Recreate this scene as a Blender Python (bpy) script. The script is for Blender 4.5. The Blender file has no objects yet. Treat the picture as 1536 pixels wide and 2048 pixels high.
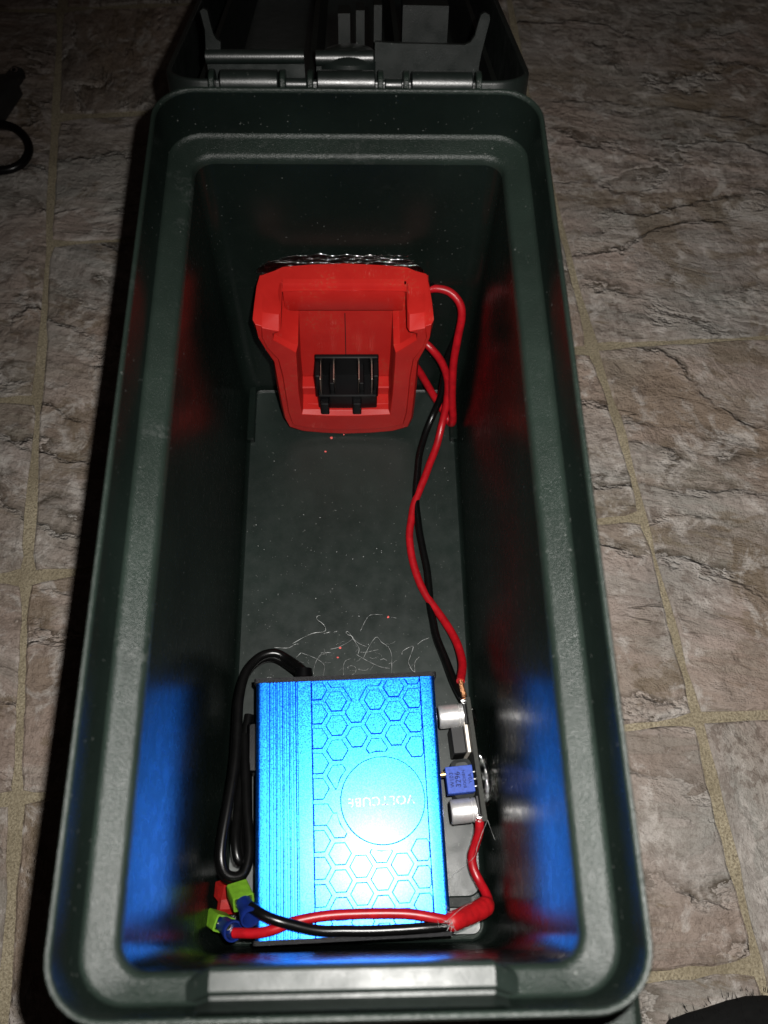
import bpy, bmesh, math, random
from mathutils import Vector, Matrix, noise
random.seed(7)
MM = 0.001
sc = bpy.context.scene

# ------------------------------------------------------------------ camera, world, flash, exposure
F_PX = 1811.66
CAM = Vector((1.670, -114.104, 356.054))                      # millimetres
ROT = Matrix(((0.99952395, 0.00676824, -0.03010078),
              (-0.01897263, 0.90419803, -0.42669188),
              (0.02432911, 0.42705985, 0.90389600)))
cd = bpy.data.cameras.new('camera')
cd.sensor_fit = 'VERTICAL'; cd.sensor_height = 36.0; cd.sensor_width = 27.0
cd.lens = F_PX / 2048 * 36.0
cd.clip_start = 0.005; cd.clip_end = 20
cd.dof.use_dof = True; cd.dof.focus_distance = 0.345; cd.dof.aperture_fstop = cd.lens / 2.1
cam = bpy.data.objects.new('camera', cd); sc.collection.objects.link(cam)
cam.matrix_world = Matrix.Translation(CAM * MM) @ ROT.to_4x4()
sc.camera = cam

w = bpy.data.worlds.new('World'); sc.world = w; w.use_nodes = True
bg = w.node_tree.nodes['Background']
bg.inputs[0].default_value = (1.0, 0.72, 0.62, 1); bg.inputs[1].default_value = 0.012

FLASH = Vector((13.0, -102.0, 357.0))
ld = bpy.data.lights.new('flash', 'SPOT')
ld.energy = 10.6; ld.spot_size = math.radians(113); ld.spot_blend = 1.0
ld.shadow_soft_size = 0.0022; ld.color = (1.0, 0.97, 0.93)
lo = bpy.data.objects.new('flash', ld); sc.collection.objects.link(lo)
lo.location = FLASH * MM
aim = Vector((78, -38, 0)) - FLASH
lo.rotation_euler = aim.to_track_quat('-Z', 'Y').to_euler()

sc.view_settings.view_transform = 'Standard'; sc.view_settings.look = 'None'
sc.view_settings.exposure = 0.0; sc.view_settings.gamma = 1.0
sc.cycles.max_bounces = 8; sc.cycles.caustics_refractive = False; sc.cycles.use_denoising = True
sc.cycles.sample_clamp_indirect = 8.0

# ------------------------------------------------------------------ picking points: a pixel is a direction, the plane gives the distance
def ray(px, py):
    return ROT @ Vector(((px - 768) / F_PX, -(py - 1024) / F_PX, -1.0))
def hz(px, py, z):
    d = ray(px, py); return CAM + d * ((z - CAM.z) / d.z)
def hy(px, py, y):
    d = ray(px, py); return CAM + d * ((y - CAM.y) / d.y)
def hp(px, py, p0, n):
    d = ray(px, py); return CAM + d * ((p0 - CAM).dot(n) / d.dot(n))

# ------------------------------------------------------------------ materials
class NT:
    def __init__(s, name):
        s.m = bpy.data.materials.new(name); s.m.use_nodes = True
        s.t = s.m.node_tree; s.b = s.t.nodes['Principled BSDF']
    def n(s, typ, **kw):
        nd = s.t.nodes.new(typ)
        for k, v in kw.items():
            if k in nd.inputs: nd.inputs[k].default_value = v
            else: setattr(nd, k, v)
        return nd
    def l(s, a, b): s.t.links.new(a, b)
    def coord(s, kind='Object'):
        return s.n('ShaderNodeTexCoord').outputs[kind]
    def noise(s, vec, scale, detail=4, rough=.55, dist=0.0):
        nd = s.n('ShaderNodeTexNoise', Scale=scale, Detail=detail, Roughness=rough, Distortion=dist)
        s.l(vec, nd.inputs['Vector']); return nd.outputs['Fac']
    def ramp(s, fac, stops):
        r = s.n('ShaderNodeValToRGB'); e = r.color_ramp.elements
        while len(e) > 1: e.remove(e[-1])
        e[0].position, c = stops[0]; e[0].color = c if len(c) == 4 else (*c, 1)
        for p, c in stops[1:]:
            q = e.new(p); q.color = c if len(c) == 4 else (*c, 1)
        s.l(fac, r.inputs[0]); return r.outputs[0]
    def mix(s, fac, a, b, mode='MIX'):
        m = s.n('ShaderNodeMix', data_type='RGBA', blend_type=mode)
        for k, v in ((0, fac), (6, a), (7, b)):
            if hasattr(v, 'is_linked'): s.l(v, m.inputs[k])
            elif k == 0: m.inputs[0].default_value = v
            else: m.inputs[k].default_value = (*v, 1)
        return m.outputs[2]
    def math(s, op, a, b=None):
        m = s.n('ShaderNodeMath', operation=op)
        for k, v in ((0, a), (1, b)):
            if v is None: continue
            if hasattr(v, 'is_linked'): s.l(v, m.inputs[k])
            else: m.inputs[k].default_value = v
        return m.outputs[0]
    def bump(s, h, strength, dist):
        b = s.n('ShaderNodeBump', Strength=strength, Distance=dist); s.l(h, b.inputs['Height'])
        s.l(b.outputs[0], s.b.inputs['Normal']); return b
    def mapping(s, vec, scale=(1, 1, 1), rot=(0, 0, 0)):
        m = s.n('ShaderNodeMapping'); m.inputs['Scale'].default_value = scale; m.inputs['Rotation'].default_value = rot
        s.l(vec, m.inputs[0]); return m.outputs[0]
    def set(s, **kw):
        for k, v in kw.items():
            i = s.b.inputs[k.replace('_', ' ')]
            if hasattr(v, 'is_linked'): s.l(v, i)
            else: i.default_value = (*v, 1) if isinstance(v, tuple) and len(v) == 3 else v
        return s.m

def wear_plastic(name, col, rough, grain, grain_d, spec=.5, scuff=.5):
    t = NT(name); c = t.coord()
    fine = t.noise(c, 2600, 2, .6); mid = t.noise(c, 160, 5, .6); big = t.noise(c, 22, 4, .6)
    streak = t.noise(t.mapping(c, (900, 60, 300)), 1.0, 4, .65)
    cc = t.mix(t.ramp(big, [(.35, (0, 0, 0)), (.7, (1, 1, 1))]), tuple(x * .8 for x in col), tuple(x * 1.25 for x in col))
    sc_ = t.ramp(streak, [(.66, (0, 0, 0)), (.78, (scuff, scuff, scuff))])
    cc = t.mix(sc_, cc, tuple(x * 2.2 + .01 for x in col))
    dust = t.ramp(t.noise(c, 900, 2, .5), [(.72, (0, 0, 0)), (.77, (1, 1, 1))])
    cc = t.mix(dust, cc, (.07, .075, .07))
    worn = t.math('MULTIPLY', t.ramp(t.noise(c, 55, 3, .6), [(.60, (0, 0, 0)), (.72, (1, 1, 1))]), t.ramp(t.noise(c, 520, 4, .7), [(.48, (0, 0, 0)), (.60, (.5 if grain > .8 else .04,) * 3)]))
    cc = t.mix(worn, cc, (.05, .055, .052))
    rr = t.n('ShaderNodeMapRange'); t.l(mid, rr.inputs[0])
    rr.inputs[1].default_value = .3; rr.inputs[2].default_value = .7
    rr.inputs[3].default_value = rough * .85; rr.inputs[4].default_value = rough * 1.2
    t.set(Base_Color=cc, Roughness=rr.outputs[0], Specular_IOR_Level=spec)
    t.bump(t.math('ADD', fine, t.math('MULTIPLY', mid, .5)), grain, grain_d)
    return t.m
M = {}
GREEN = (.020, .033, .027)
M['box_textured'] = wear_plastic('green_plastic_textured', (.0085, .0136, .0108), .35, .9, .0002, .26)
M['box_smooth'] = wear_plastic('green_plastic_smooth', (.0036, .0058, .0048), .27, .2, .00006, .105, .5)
M['box_polished'] = wear_plastic('green_plastic_polished', (.0095, .014, .0118), .37, .6, .0001, .24)
M['box_floor'] = wear_plastic('green_plastic_floor', (.0075, .0115, .0098), .38, .3, .00007, .30, .5)
M['lid_inner'] = wear_plastic('green_plastic_lid_inner', (.0042, .0064, .0056), .42, .35, .0001, .35)
M['lid'] = wear_plastic('green_plastic_lid', (.0055, .0085, .0074), .35, .35, .0001, .8)

def simple(name, col, rough, metal=0., spec=.5, var=.25, scale=300, bump=.1, bd=.00005, coat=0.):
    t = NT(name); c = t.coord()
    a = t.noise(c, scale, 5, .6); b = t.noise(c, scale * 6, 3, .6)
    cc = t.mix(t.ramp(a, [(.3, (0, 0, 0)), (.7, (1, 1, 1))]), tuple(x * (1 - var) for x in col), tuple(min(1, x * (1 + var)) for x in col))
    t.set(Base_Color=cc, Roughness=rough, Metallic=metal, Specular_IOR_Level=spec, Coat_Weight=coat)
    t.bump(b, bump, bd); return t.m
M['black_gloss'] = simple('black_cable_sheath', (.002, .002, .002), .27, spec=.22)
M['black_plastic'] = simple('black_plastic', (.0012, .0012, .0014), .34, spec=.13)
M['black_satin'] = simple('black_satin_end_plate', (.006, .006, .007), .5, spec=.3, bump=.9, bd=.0003, scale=900, var=.5)
M['red_wire'] = simple('red_wire_insulation', (.22, .003, .006), .36, spec=.35)
M['heat_shrink'] = simple('red_heat_shrink', (.24, .003, .005), .5, spec=.3)
M['copper'] = simple('bare_copper', (.75, .33, .16), .35, 1.0, scale=1500, var=.5, bump=.8, bd=.0003)
M['solder'] = simple('solder', (.75, .75, .74), .25, 1.0)
M['brass'] = simple('brass', (.85, .62, .28), .3, 1.0)
M['steel'] = simple('tinned_steel', (.7, .68, .65), .28, 1.0)
M['pcb_edge'] = simple('circuit_board', (.014, .015, .012), .65, spec=.3, scale=2500, var=.7, bump=.5, bd=.0001)
M['tab_white'] = simple('regulator_tab', (.72, .66, .58), .4, .3)
M['lime'] = simple('lime_green_nylon', (.075, .17, .010), .5, spec=.2)
M['blue_nylon'] = simple('blue_nylon_sleeve', (.003, .010, .075), .4, spec=.25)
M['red_block'] = simple('red_moulded_plastic', (.16, .004, .003), .6, spec=.2)
M['capacitor'] = simple('capacitor_can', (.78, .77, .76), .38, .8, scale=700, var=.1)
M['trimmer'] = simple('trimmer_blue', (.018, .050, .27), .55, scale=900, spec=.25)
M['print_dark'] = simple('dark_print', (.001, .002, .02), .6, spec=.1)
M['dark_part'] = simple('dark_component', (.003, .003, .0035), .5, spec=.3)
M['grey_part'] = simple('ferrite_grey', (.022, .024, .024), .6, spec=.3)
M['contact'] = simple('contact_blade', (.30, .24, .20), .35, 1.0)
M['crumb'] = simple('red_swarf', (.55, .08, .07), .6)
M['plug'] = simple('black_plug_plastic', (.012, .012, .012), .4)

def red_adapter():
    t = NT('red_adapter_plastic'); c = t.coord()
    a = t.noise(c, 60, 5, .6); d = t.noise(c, 700, 6, .75); fine = t.noise(c, 2600, 3, .6)
    cc = t.mix(t.ramp(a, [(.3, (0, 0, 0)), (.7, (1, 1, 1))]), (.25, .0075, .0058), (.31, .011, .0085))
    dirt = t.math('MULTIPLY', t.ramp(a, [(.52, (0, 0, 0)), (.66, (1, 1, 1))]), t.ramp(d, [(.52, (0, 0, 0)), (.62, (1, 1, 1))]))
    cc = t.mix(t.math('MULTIPLY', dirt, .45), cc, (.22, .07, .035))
    scuf = t.math('MULTIPLY', t.ramp(t.noise(c, 90, 4, .6), [(.56, (0,) * 3), (.68, (1,) * 3)]), t.ramp(t.noise(t.mapping(c, (1500, 300, 240)), 1.0, 4, .7), [(.55, (0,) * 3), (.66, (.5,) * 3)]))
    cc = t.mix(scuf, cc, (.42, .09, .07))
    t.set(Base_Color=cc, Roughness=.42, Specular_IOR_Level=.2); t.bump(fine, .25, .0001); return t.m
M['red_adapter'] = red_adapter()

def anodized():
    t = NT('blue_anodised_aluminium'); c = t.coord()
    g = t.n('ShaderNodeTexVoronoi', Scale=2100.0); t.l(c, g.inputs['Vector'])
    g2 = t.noise(c, 2600, 2, .7); big = t.noise(c, 40, 4, .6)
    sp = t.math('ADD', t.math('MULTIPLY', g.outputs['Distance'], .6), t.math('MULTIPLY', g2, .7))
    cc = t.ramp(sp, [(.36, (.0006, .020, .22)), (.54, (.0015, .070, .46)), (.74, (.012, .19, .78))])
    pits = t.ramp(t.noise(c, 1500, 3, .65), [(.70, (0, 0, 0)), (.75, (1, 1, 1))])
    cc = t.mix(t.math('MULTIPLY', pits, .6), cc, (.004, .06, .30))
    r = t.n('ShaderNodeMapRange'); t.l(g2, r.inputs[0]); r.inputs[1].default_value = .3; r.inputs[2].default_value = .7
    r.inputs[3].default_value = .34; r.inputs[4].default_value = .46
    t.set(Base_Color=cc, Metallic=1.0, Roughness=r.outputs[0], Coat_Weight=.24, Coat_Roughness=.26, Coat_IOR=1.5); t.bump(sp, .25, .00004); return t.m
M['anodised'] = anodized()
def lettering():
    t = NT('worn_pale_print'); c = t.coord()
    w_ = t.ramp(t.noise(c, 1300, 4, .7), [(.42, (.10, .03, .10)), (.52, (.62, .50, .58))])
    t.set(Base_Color=w_, Roughness=.6); return t.m
M['lettering'] = lettering()

def glue():
    t = NT('clear_hot_glue'); c = t.coord()
    t.set(Base_Color=(.95, .97, .95), Roughness=.07, IOR=1.48, Transmission_Weight=1.0, Coat_Weight=1.0, Coat_Roughness=.12, Coat_IOR=1.6)
    t.bump(t.noise(c, 420, 5, .65), .5, .0007); return t.m
M['glue'] = glue()
M['glue_strand'] = simple('glue_strand', (.26, .27, .265), .25)

def stone():
    t = NT('stone_slab'); c = t.coord()
    oi = t.n('ShaderNodeObjectInfo')
    rnd = oi.outputs['Random']
    rot = t.n('ShaderNodeVectorRotate', rotation_type='Z_AXIS'); t.l(c, rot.inputs['Vector'])
    ang = t.ramp(rnd, [(0, (.0,) * 3), (.35, (.02,) * 3), (.36, (.22,) * 3), (.6, (.26,) * 3), (.61, (.05,) * 3), (1, (.0,) * 3)])
    t.l(t.math('MULTIPLY', ang, 6.2832), rot.inputs['Angle'])
    off = t.n('ShaderNodeVectorMath', operation='ADD'); t.l(rot.outputs[0], off.inputs[0])
    cx = t.n('ShaderNodeCombineXYZ'); t.l(t.math('MULTIPLY', rnd, 3.7), cx.inputs[0]); t.l(t.math('MULTIPLY', rnd, 9.1), cx.inputs[2])
    t.l(cx.outputs[0], off.inputs[1]); v = off.outputs[0]
    st = t.mapping(v, (30, 50, 30))
    streak = t.math('ADD', t.math('MULTIPLY', t.noise(st, 1.0, 8, .68, 1.1), .6), t.math('MULTIPLY', t.noise(v, 42, 8, .7, .5), .4))
    patch = t.noise(t.mapping(v, (14, 26, 14)), 1.0, 6, .68, .8)
    mott = t.noise(v, 190, 5, .68, .3); fine = t.noise(v, 900, 4, .7)
    bandn = t.noise(t.mapping(v, (5, 26, 5)), 1.0, 7, .62, .35)
    band = t.ramp(bandn, [(.30, (.085, .064, .040)), (.395, (.095, .070, .042)), (.41, (.045, .034, .024)), (.42, (.20, .175, .15)), (.44, (.150, .118, .100)), (.505, (.165, .132, .116)),
                          (.515, (.06, .047, .036)), (.525, (.155, .145, .13)), (.56, (.135, .125, .108)), (.568, (.05, .04, .03)), (.58, (.21, .18, .165)), (.64, (.165, .13, .112)), (.65, (.10, .072, .042)), (.75, (.085, .060, .036))])
    base0 = t.ramp(streak, [(.30, (.050, .038, .028)), (.41, (.120, .092, .074)), (.52, (.170, .135, .118)), (.66, (.235, .20, .185))])
    base = t.mix(.62, base0, band)
    sx = t.n('ShaderNodeSeparateXYZ'); t.l(v, sx.inputs[0])
    n1 = t.noise(t.mapping(v, (9, 16, 9)), 1.0, 7, .60, .2)
    wv = t.math('ADD', t.math('MULTIPLY', sx.outputs[1], 30.0), t.math('MULTIPLY', n1, 5.0))
    fr_ = t.math('FRACT', wv); wn = t.n('ShaderNodeTexWhiteNoise', noise_dimensions='1D'); t.l(t.math('FLOOR', wv), wn.inputs['W'])
    tone = t.ramp(wn.outputs['Value'], [(0, (.10, .080, .058)), (.25, (.155, .125, .11)), (.5, (.175, .16, .142)), (.75, (.20, .165, .15)), (1, (.115, .088, .060))])
    base = t.mix(.5, base, tone)
    gate = t.ramp(t.noise(v, 19, 4, .6), [(.44, (0,) * 3), (.56, (1,) * 3)])
    cleft = t.math('MULTIPLY', t.ramp(fr_, [(0, (1,) * 3), (.035, (.85,) * 3), (.16, (0,) * 3)]), gate)
    ridge = t.math('MULTIPLY', t.ramp(fr_, [(.80, (0,) * 3), (.97, (.65,) * 3), (1, (.65,) * 3)]), gate)
    base = t.mix(ridge, base, (.27, .24, .22))
    base = t.mix(cleft, base, (.038, .028, .019))
    tint = t.mix(t.ramp(t.noise(v, 11, 3, .5), [(.4, (0, 0, 0)), (.6, (1, 1, 1))]), (1.06, .98, .93), (.95, 1.02, 1.04))
    base = t.mix(.8, base, tint, 'MULTIPLY')
    base = t.mix(t.ramp(patch, [(.57, (0, 0, 0)), (.60, (.6,) * 3)]), base, (.080, .056, .032))
    m2 = t.math('MULTIPLY', t.ramp(mott, [(.52, (0, 0, 0)), (.57, (1, 1, 1))]), t.ramp(t.noise(v, 17, 3, .5), [(.42, (.05,) * 3), (.60, (.85,) * 3)]))
    base = t.mix(t.math('MULTIPLY', m2, .7), base, (.065, .045, .034))
    lite = t.ramp(t.noise(v, 75, 7, .72, .6), [(.52, (0,) * 3), (.63, (.75,) * 3)])
    base = t.mix(lite, base, (.27, .245, .225))
    base = t.mix(t.ramp(fine, [(.34, (.3,) * 3), (.48, (0, 0, 0))]), base, (.06, .048, .04))
    k = t.noise(t.mapping(v, (7, 34, 7)), 1.0, 5, .6, .1)
    crack = t.ramp(t.math('ABSOLUTE', t.math('SUBTRACT', k, .56)), [(0, (1,) * 3), (.006, (.6,) * 3), (.02, (0,) * 3)])
    cm = t.math('MULTIPLY', crack, t.ramp(t.noise(v, 26, 2, .5), [(.54, (0,) * 3), (.64, (.45,) * 3)]))
    base = t.mix(cm, base, (.030, .022, .015))
    base = t.mix(1.0, base, (1.22, 1.24, 1.24), 'MULTIPLY')
    hgt = t.math('ADD', t.math('ADD', t.math('ADD', t.math('MULTIPLY', streak, 1.4), t.math('ADD', t.math('MULTIPLY', bandn, 1.2), t.math('MULTIPLY', t.math('MULTIPLY', t.ramp(fr_, [(0, (0,) * 3), (.86, (.86,) * 3), (1, (0,) * 3)]), gate), .7))), t.math('MULTIPLY', mott, .3)), t.math('SUBTRACT', t.math('MULTIPLY', fine, .14), t.math('MULTIPLY', cm, .5)))
    r = t.n('ShaderNodeMapRange'); t.l(fine, r.inputs[0]); r.inputs[1].default_value = .3; r.inputs[2].default_value = .7
    r.inputs[3].default_value = .62; r.inputs[4].default_value = .40
    t.set(Base_Color=base, Roughness=r.outputs[0], Specular_IOR_Level=.45); t.bump(hgt, 1.0, .004); return t.m
M['stone'] = stone()
def grout():
    t = NT('sandy_grout'); c = t.coord()
    a = t.noise(c, 1100, 4, .75); b = t.noise(c, 30, 3, .6)
    cc = t.ramp(a, [(.34, (.13, .105, .068)), (.48, (.27, .228, .15)), (.64, (.40, .35, .25))])
    cc = t.mix(t.ramp(b, [(.4, (0,) * 3), (.65, (.6,) * 3)]), cc, (.16, .13, .08))
    t.set(Base_Color=cc, Roughness=.8); t.bump(a, 1.0, .0016); return t.m
M['grout'] = grout()
M['cloth'] = simple('black_fleece', (.004, .004, .004), .95, spec=.1)

# ------------------------------------------------------------------ mesh helpers (millimetres in, metres out)
def link(name, me, mat, parent=None, smooth=False):
    o = bpy.data.objects.new(name, me)
    sc.collection.objects.link(o)
    for m in (mat if isinstance(mat, (list, tuple)) else [mat]):
        if not me.materials or True: me.materials.append(M[m])
    if smooth:
        for p in me.polygons: p.use_smooth = True
    if parent: o.parent = parent
    return o
def mesh(name, verts, faces, mat, parent=None, smooth=False, fmat=None, recalc=True):
    me = bpy.data.meshes.new(name)
    bm = bmesh.new()
    vs = [bm.verts.new(Vector(v) * MM) for v in verts]
    for i, f in enumerate(faces):
        try: nf = bm.faces.new([vs[k] for k in f])
        except ValueError: continue
        if fmat: nf.material_index = fmat[i]
    if recalc: bmesh.ops.recalc_face_normals(bm, faces=bm.faces)
    bm.to_mesh(me); bm.free()
    return link(name, me, mat, parent, smooth)
def sharp(o, deg=35):
    me = o.data
    bm = bmesh.new(); bm.from_mesh(me)
    for e in bm.edges:
        if len(e.link_faces) == 2 and e.calc_face_angle(0) > math.radians(deg): e.smooth = False
    bm.to_mesh(me); bm.free()
    for p in me.polygons: p.use_smooth = True
    return o
def loft(loops, cap0=False, cap1=False, closed=True):
    n = len(loops[0]); V = [p for L in loops for p in L]; Fc = []
    for i in range(len(loops) - 1):
        for k in range(n if closed else n - 1):
            a, b = i * n + k, i * n + (k + 1) % n
            Fc.append((a, b, b + n, a + n))
    if cap0: Fc.append(tuple(range(n))[::-1])
    if cap1: Fc.append(tuple(range((len(loops) - 1) * n, len(loops) * n)))
    return V, Fc
def rr(x0, x1, y0, y1, r, z, n=8):
    out = []
    for cx, cy, a0 in ((x1 - r, y1 - r, 0), (x0 + r, y1 - r, 90), (x0 + r, y0 + r, 180), (x1 - r, y0 + r, 270)):
        for k in range(n + 1):
            a = math.radians(a0 + 90 * k / n); out.append(Vector((cx + r * math.cos(a), cy + r * math.sin(a), z)))
    return out
def box_vf(x0, x1, y0, y1, z0, z1, bev=0.):
    if bev <= 0:
        V = [Vector((x, y, z)) for z in (z0, z1) for x, y in ((x0, y0), (x1, y0), (x1, y1), (x0, y1))]
        return V, [(0, 3, 2, 1), (4, 5, 6, 7), (0, 1, 5, 4), (1, 2, 6, 5), (2, 3, 7, 6), (3, 0, 4, 7)]
    b = bev
    return loft([rr(x0 + b, x1 - b, y0 + b, y1 - b, b, z0, 3), rr(x0, x1, y0, y1, b * 1.4, z0 + b, 3), rr(x0, x1, y0, y1, b * 1.4, z1 - b, 3), rr(x0 + b, x1 - b, y0 + b, y1 - b, b, z1, 3)], True, True)
def catmull(P, sub=8):
    P = [Vector(p) for p in P]; Q = [P[0] * 2 - P[1]] + P + [P[-1] * 2 - P[-2]]; out = []
    for i in range(1, len(Q) - 2):
        a, b, c, d = Q[i - 1:i + 3]
        for k in range(sub):
            t = k / sub
            out.append(.5 * ((2 * b) + (c - a) * t + (2 * a - 5 * b + 4 * c - d) * t * t + (3 * b - a - 3 * c + d) * t ** 3))
    out.append(P[-1]); return out
def tube_vf(path, rad, seg=12, caps=True):
    n = len(path); loops = []; up = None
    for i, p in enumerate(path):
        t = (path[min(i + 1, n - 1)] - path[max(i - 1, 0)])
        t = t.normalized() if t.length > 1e-9 else Vector((0, 0, 1))
        if up is None: up = t.orthogonal().normalized()
        up = (up - t * up.dot(t)); up = up.normalized() if up.length > 1e-9 else t.orthogonal().normalized()
        s = t.cross(up); r = rad(i / (n - 1)) if callable(rad) else rad
        loops.append([p + (up * math.cos(2 * math.pi * k / seg) + s * math.sin(2 * math.pi * k / seg)) * r for k in range(seg)])
    return loft(loops, caps, caps)
def tube(name, pts, rad, mat, parent=None, seg=12, sub=8, smooth_path=True):
    path = catmull(pts, sub) if smooth_path else [Vector(p) for p in pts]
    if smooth_path and rad > 1.3: path = [p + .45 * Vector((wob(p.x + 9, p.y, .09), wob(p.y, p.x + 70, .09), 0)) for p in path]
    V, Fc = tube_vf(path, rad, seg)
    return sharp(mesh(name, V, Fc, mat, parent, True), 60)
def join(*vfs):
    V, Fc = [], []
    for v, f in vfs:
        o = len(V); V += list(v); Fc += [tuple(k + o for k in q) for q in f]
    return V, Fc
def lathe(prof, origin, axis, seg=24):
    axis = Vector(axis).normalized(); u = axis.orthogonal().normalized(); s = axis.cross(u)
    loops = [[Vector(origin) + axis * h + (u * math.cos(2 * math.pi * k / seg) + s * math.sin(2 * math.pi * k / seg)) * r for k in range(seg)] for r, h in prof]
    return loft(loops, True, True)
def empty(name, loc, label, cat, group=None, rot=None):
    o = bpy.data.objects.new(name, None); sc.collection.objects.link(o)
    o.empty_display_size = .02
    o['label'] = label; o['category'] = cat
    if group: o['group'] = group
    o.location = Vector(loc) * MM
    bpy.context.view_layer.update()
    return o
def adopt(parent, *objs):                                   # parent keeping the world placement
    for o in objs:
        o.parent = parent; o.matrix_parent_inverse = parent.matrix_world.inverted()
def tag(o, label, cat, group=None, kind=None):
    o['label'] = label; o['category'] = cat
    if group: o['group'] = group
    if kind: o['kind'] = kind
    return o
def T(vf, mat4): return [mat4 @ Vector(v) for v in vf[0]], vf[1]

# ------------------------------------------------------------------ floor: grout bed and separate stones
V, Fc = box_vf(-620, 620, -420, 900, -14, -1.1)
floor = mesh('floor', V, Fc, 'grout'); floor['kind'] = 'structure'
def lerp_line(pts, y):
    for (x0, y0), (x1, y1) in zip(pts, pts[1:]):
        if (y0 - y) * (y1 - y) <= 0: return x0 + (x1 - x0) * (y - y0) / (y1 - y0)
    a, b = (pts[0], pts[1]) if abs(y - pts[0][1]) < abs(y - pts[-1][1]) else (pts[-2], pts[-1])
    return a[0] + (b[0] - a[0]) * (y - a[1]) / (b[1] - a[1])
V1 = [(75, 900), (98, 315), (106, 234), (115, 142), (123, 94.7), (127, 54), (136, -37), (143.5, -125), (165, -420)]
V2 = [(-190, 900), (-168, 374), (-152, 206), (-143.5, 112), (-136.5, 26), (-126.5, -66), (-122.5, -107), (-105, -420)]
MIDL = [(-22, 900), (-15, 300), (-8, 0), (5, -420)]
def shift(L, d): return [(x + d, y) for x, y in L]
cols = [  # left boundary, right boundary, horizontal joints (y at left, y at right)
    (shift(V1, 330), shift(V1, 500), [(-420, -420), (-210, -204), (-30, -28), (150, 156), (330, 338), (560, 570), (900, 900)]),
    (shift(V1, 178), shift(V1, 330), [(-420, -420), (-270, -262), (-95, -92), (70, 72), (250, 256), (420, 424), (640, 650), (900, 900)]),
    (V1, shift(V1, 178), [(-420, -420), (-232, -226), (-37, -31), (141.5, 152), (432, 446), (640, 650), (900, 900)]),
    (MIDL, V1, [(-420, -420), (-250, -240), (-136, -125), (-52, -37.5), (38, 51), (127, 140), (322, 326), (520, 530), (700, 712), (900, 900)]),
    (V2, MIDL, [(-420, -420), (-250, -240), (-64, -50), (25.5, 38), (204, 214), (292, 304), (380, 392), (560, 575), (740, 752), (900, 900)]),
    (shift(V2, -150), V2, [(-420, -420), (-260, -256), (-68, -64), (20, 25.5), (106, 113), (376, 379), (560, 570), (740, 744), (900, 900)]),
    (shift(V2, -330), shift(V2, -150), [(-420, -420), (-190, -186), (-20, -18), (190, 196), (380, 384), (600, 610), (900, 900)]),
]
def wob(x, y, s): return noise.noise(Vector((x * s, y * s, 3.3)))
for li, ri, js in cols:
    for (ya0, ya1), (yb0, yb1) in zip(js, js[1:]):
        def edge(p, q, n):
            return [Vector((p[0] + (q[0] - p[0]) * k / n, p[1] + (q[1] - p[1]) * k / n, 0)) for k in range(n)]
        def side(L, y0, y1, n): return [Vector((lerp_line(L, y0 + (y1 - y0) * k / n), y0 + (y1 - y0) * k / n, 0)) for k in range(n)]
        bl = (lerp_line(li, ya0), ya0); br = (lerp_line(ri, ya1), ya1)
        tr = (lerp_line(ri, yb1), yb1); tl = (lerp_line(li, yb0), yb0)
        P = edge(bl, br, 18) + side(ri, ya1, yb1, 18) + edge(tr, tl, 18) + side(li, yb0, ya0, 18)
        n = len(P); out = []
        for i, p in enumerate(P):
            t = (P[(i + 1) % n] - P[i - 1]); nrm = Vector((-t.y, t.x, 0)).normalized()
            g = 1.75 + 1.3 * wob(p.x, p.y, .025) + 1.1 * wob(p.x + 50, p.y, .11)
            if i % 18 == 0: g += 2.4
            elif i % 18 in (1, 17): g += .6
            out.append(p + nrm * max(.7, g))
        def ring(ins, z):
            r = []
            for i, p in enumerate(out):
                t = (out[(i + 1) % n] - out[i - 1]); nrm = Vector((-t.y, t.x, 0)).normalized()
                r.append(p + nrm * ins + Vector((0, 0, z)))
            return r
        V, Fc = loft([ring(-.2, -1.6), ring(0, -.7), ring(.9, -.05)], False, True)
        o = mesh('stone', V, Fc, 'stone', floor)

# ------------------------------------------------------------------ ammo box
RIM = 155.42; HL = 128.66; HW = 61.0; LEDGE = 137.5
boxE = empty('ammo_box', (0, 0, 0), 'open dark green plastic ammo box with its lid folded back on the floor', 'ammo box')
def L_(ins, z, r):
    ix = {70: 10.9, 30: 11.5, 14: 12.6, 6: 14.0}.get(z, ins)                        # side walls plumb, curving in at the foot
    fo = 1.3 * min(1, max(0, (ins - 3) / 3))                                    # front ledge is narrower
    return rr(-HW + ix, HW - ix, -HL + ins - fo, HL - ins, r, z, 8)
prof = [(7, 0, 8), (6, 1.2, 9), (5, 8, 9), (3.2, 127, 10), (3.0, 128.5, 10), (.5, 129.5, 13), (0, 131, 13), (0, 153.8, 13), (.22, 155.0, 12.8), (.55, 155.42, 12.5),
        (1.1, 155.42, 12), (1.45, 155.1, 11.7), (1.62, 154.2, 11.5), (2.7, 139.4, 10.7), (3.3, 138.6, 10.2), (4.2, 138.1, 9.6), (9.0, 137.25, 7), (9.9, 136.7, 6.6), (10.4, 135.8, 6.4), (10.7, 134, 6.2),
        (11.9, 70, 6), (13.2, 30, 6), (14.0, 14, 6), (14.5, 6, 6), (14.7, 4, 5.6), (15.4, 3.6, 5), (18, 2.6, 4)]
V, Fc = loft([L_(*p) for p in prof], True, True)
n = 36
fm = []
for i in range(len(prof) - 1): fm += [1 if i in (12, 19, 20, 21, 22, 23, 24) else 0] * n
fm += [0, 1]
o = sharp(mesh('body', V, Fc, ['box_textured', 'box_smooth'], boxE, True, fm), 50)
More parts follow.
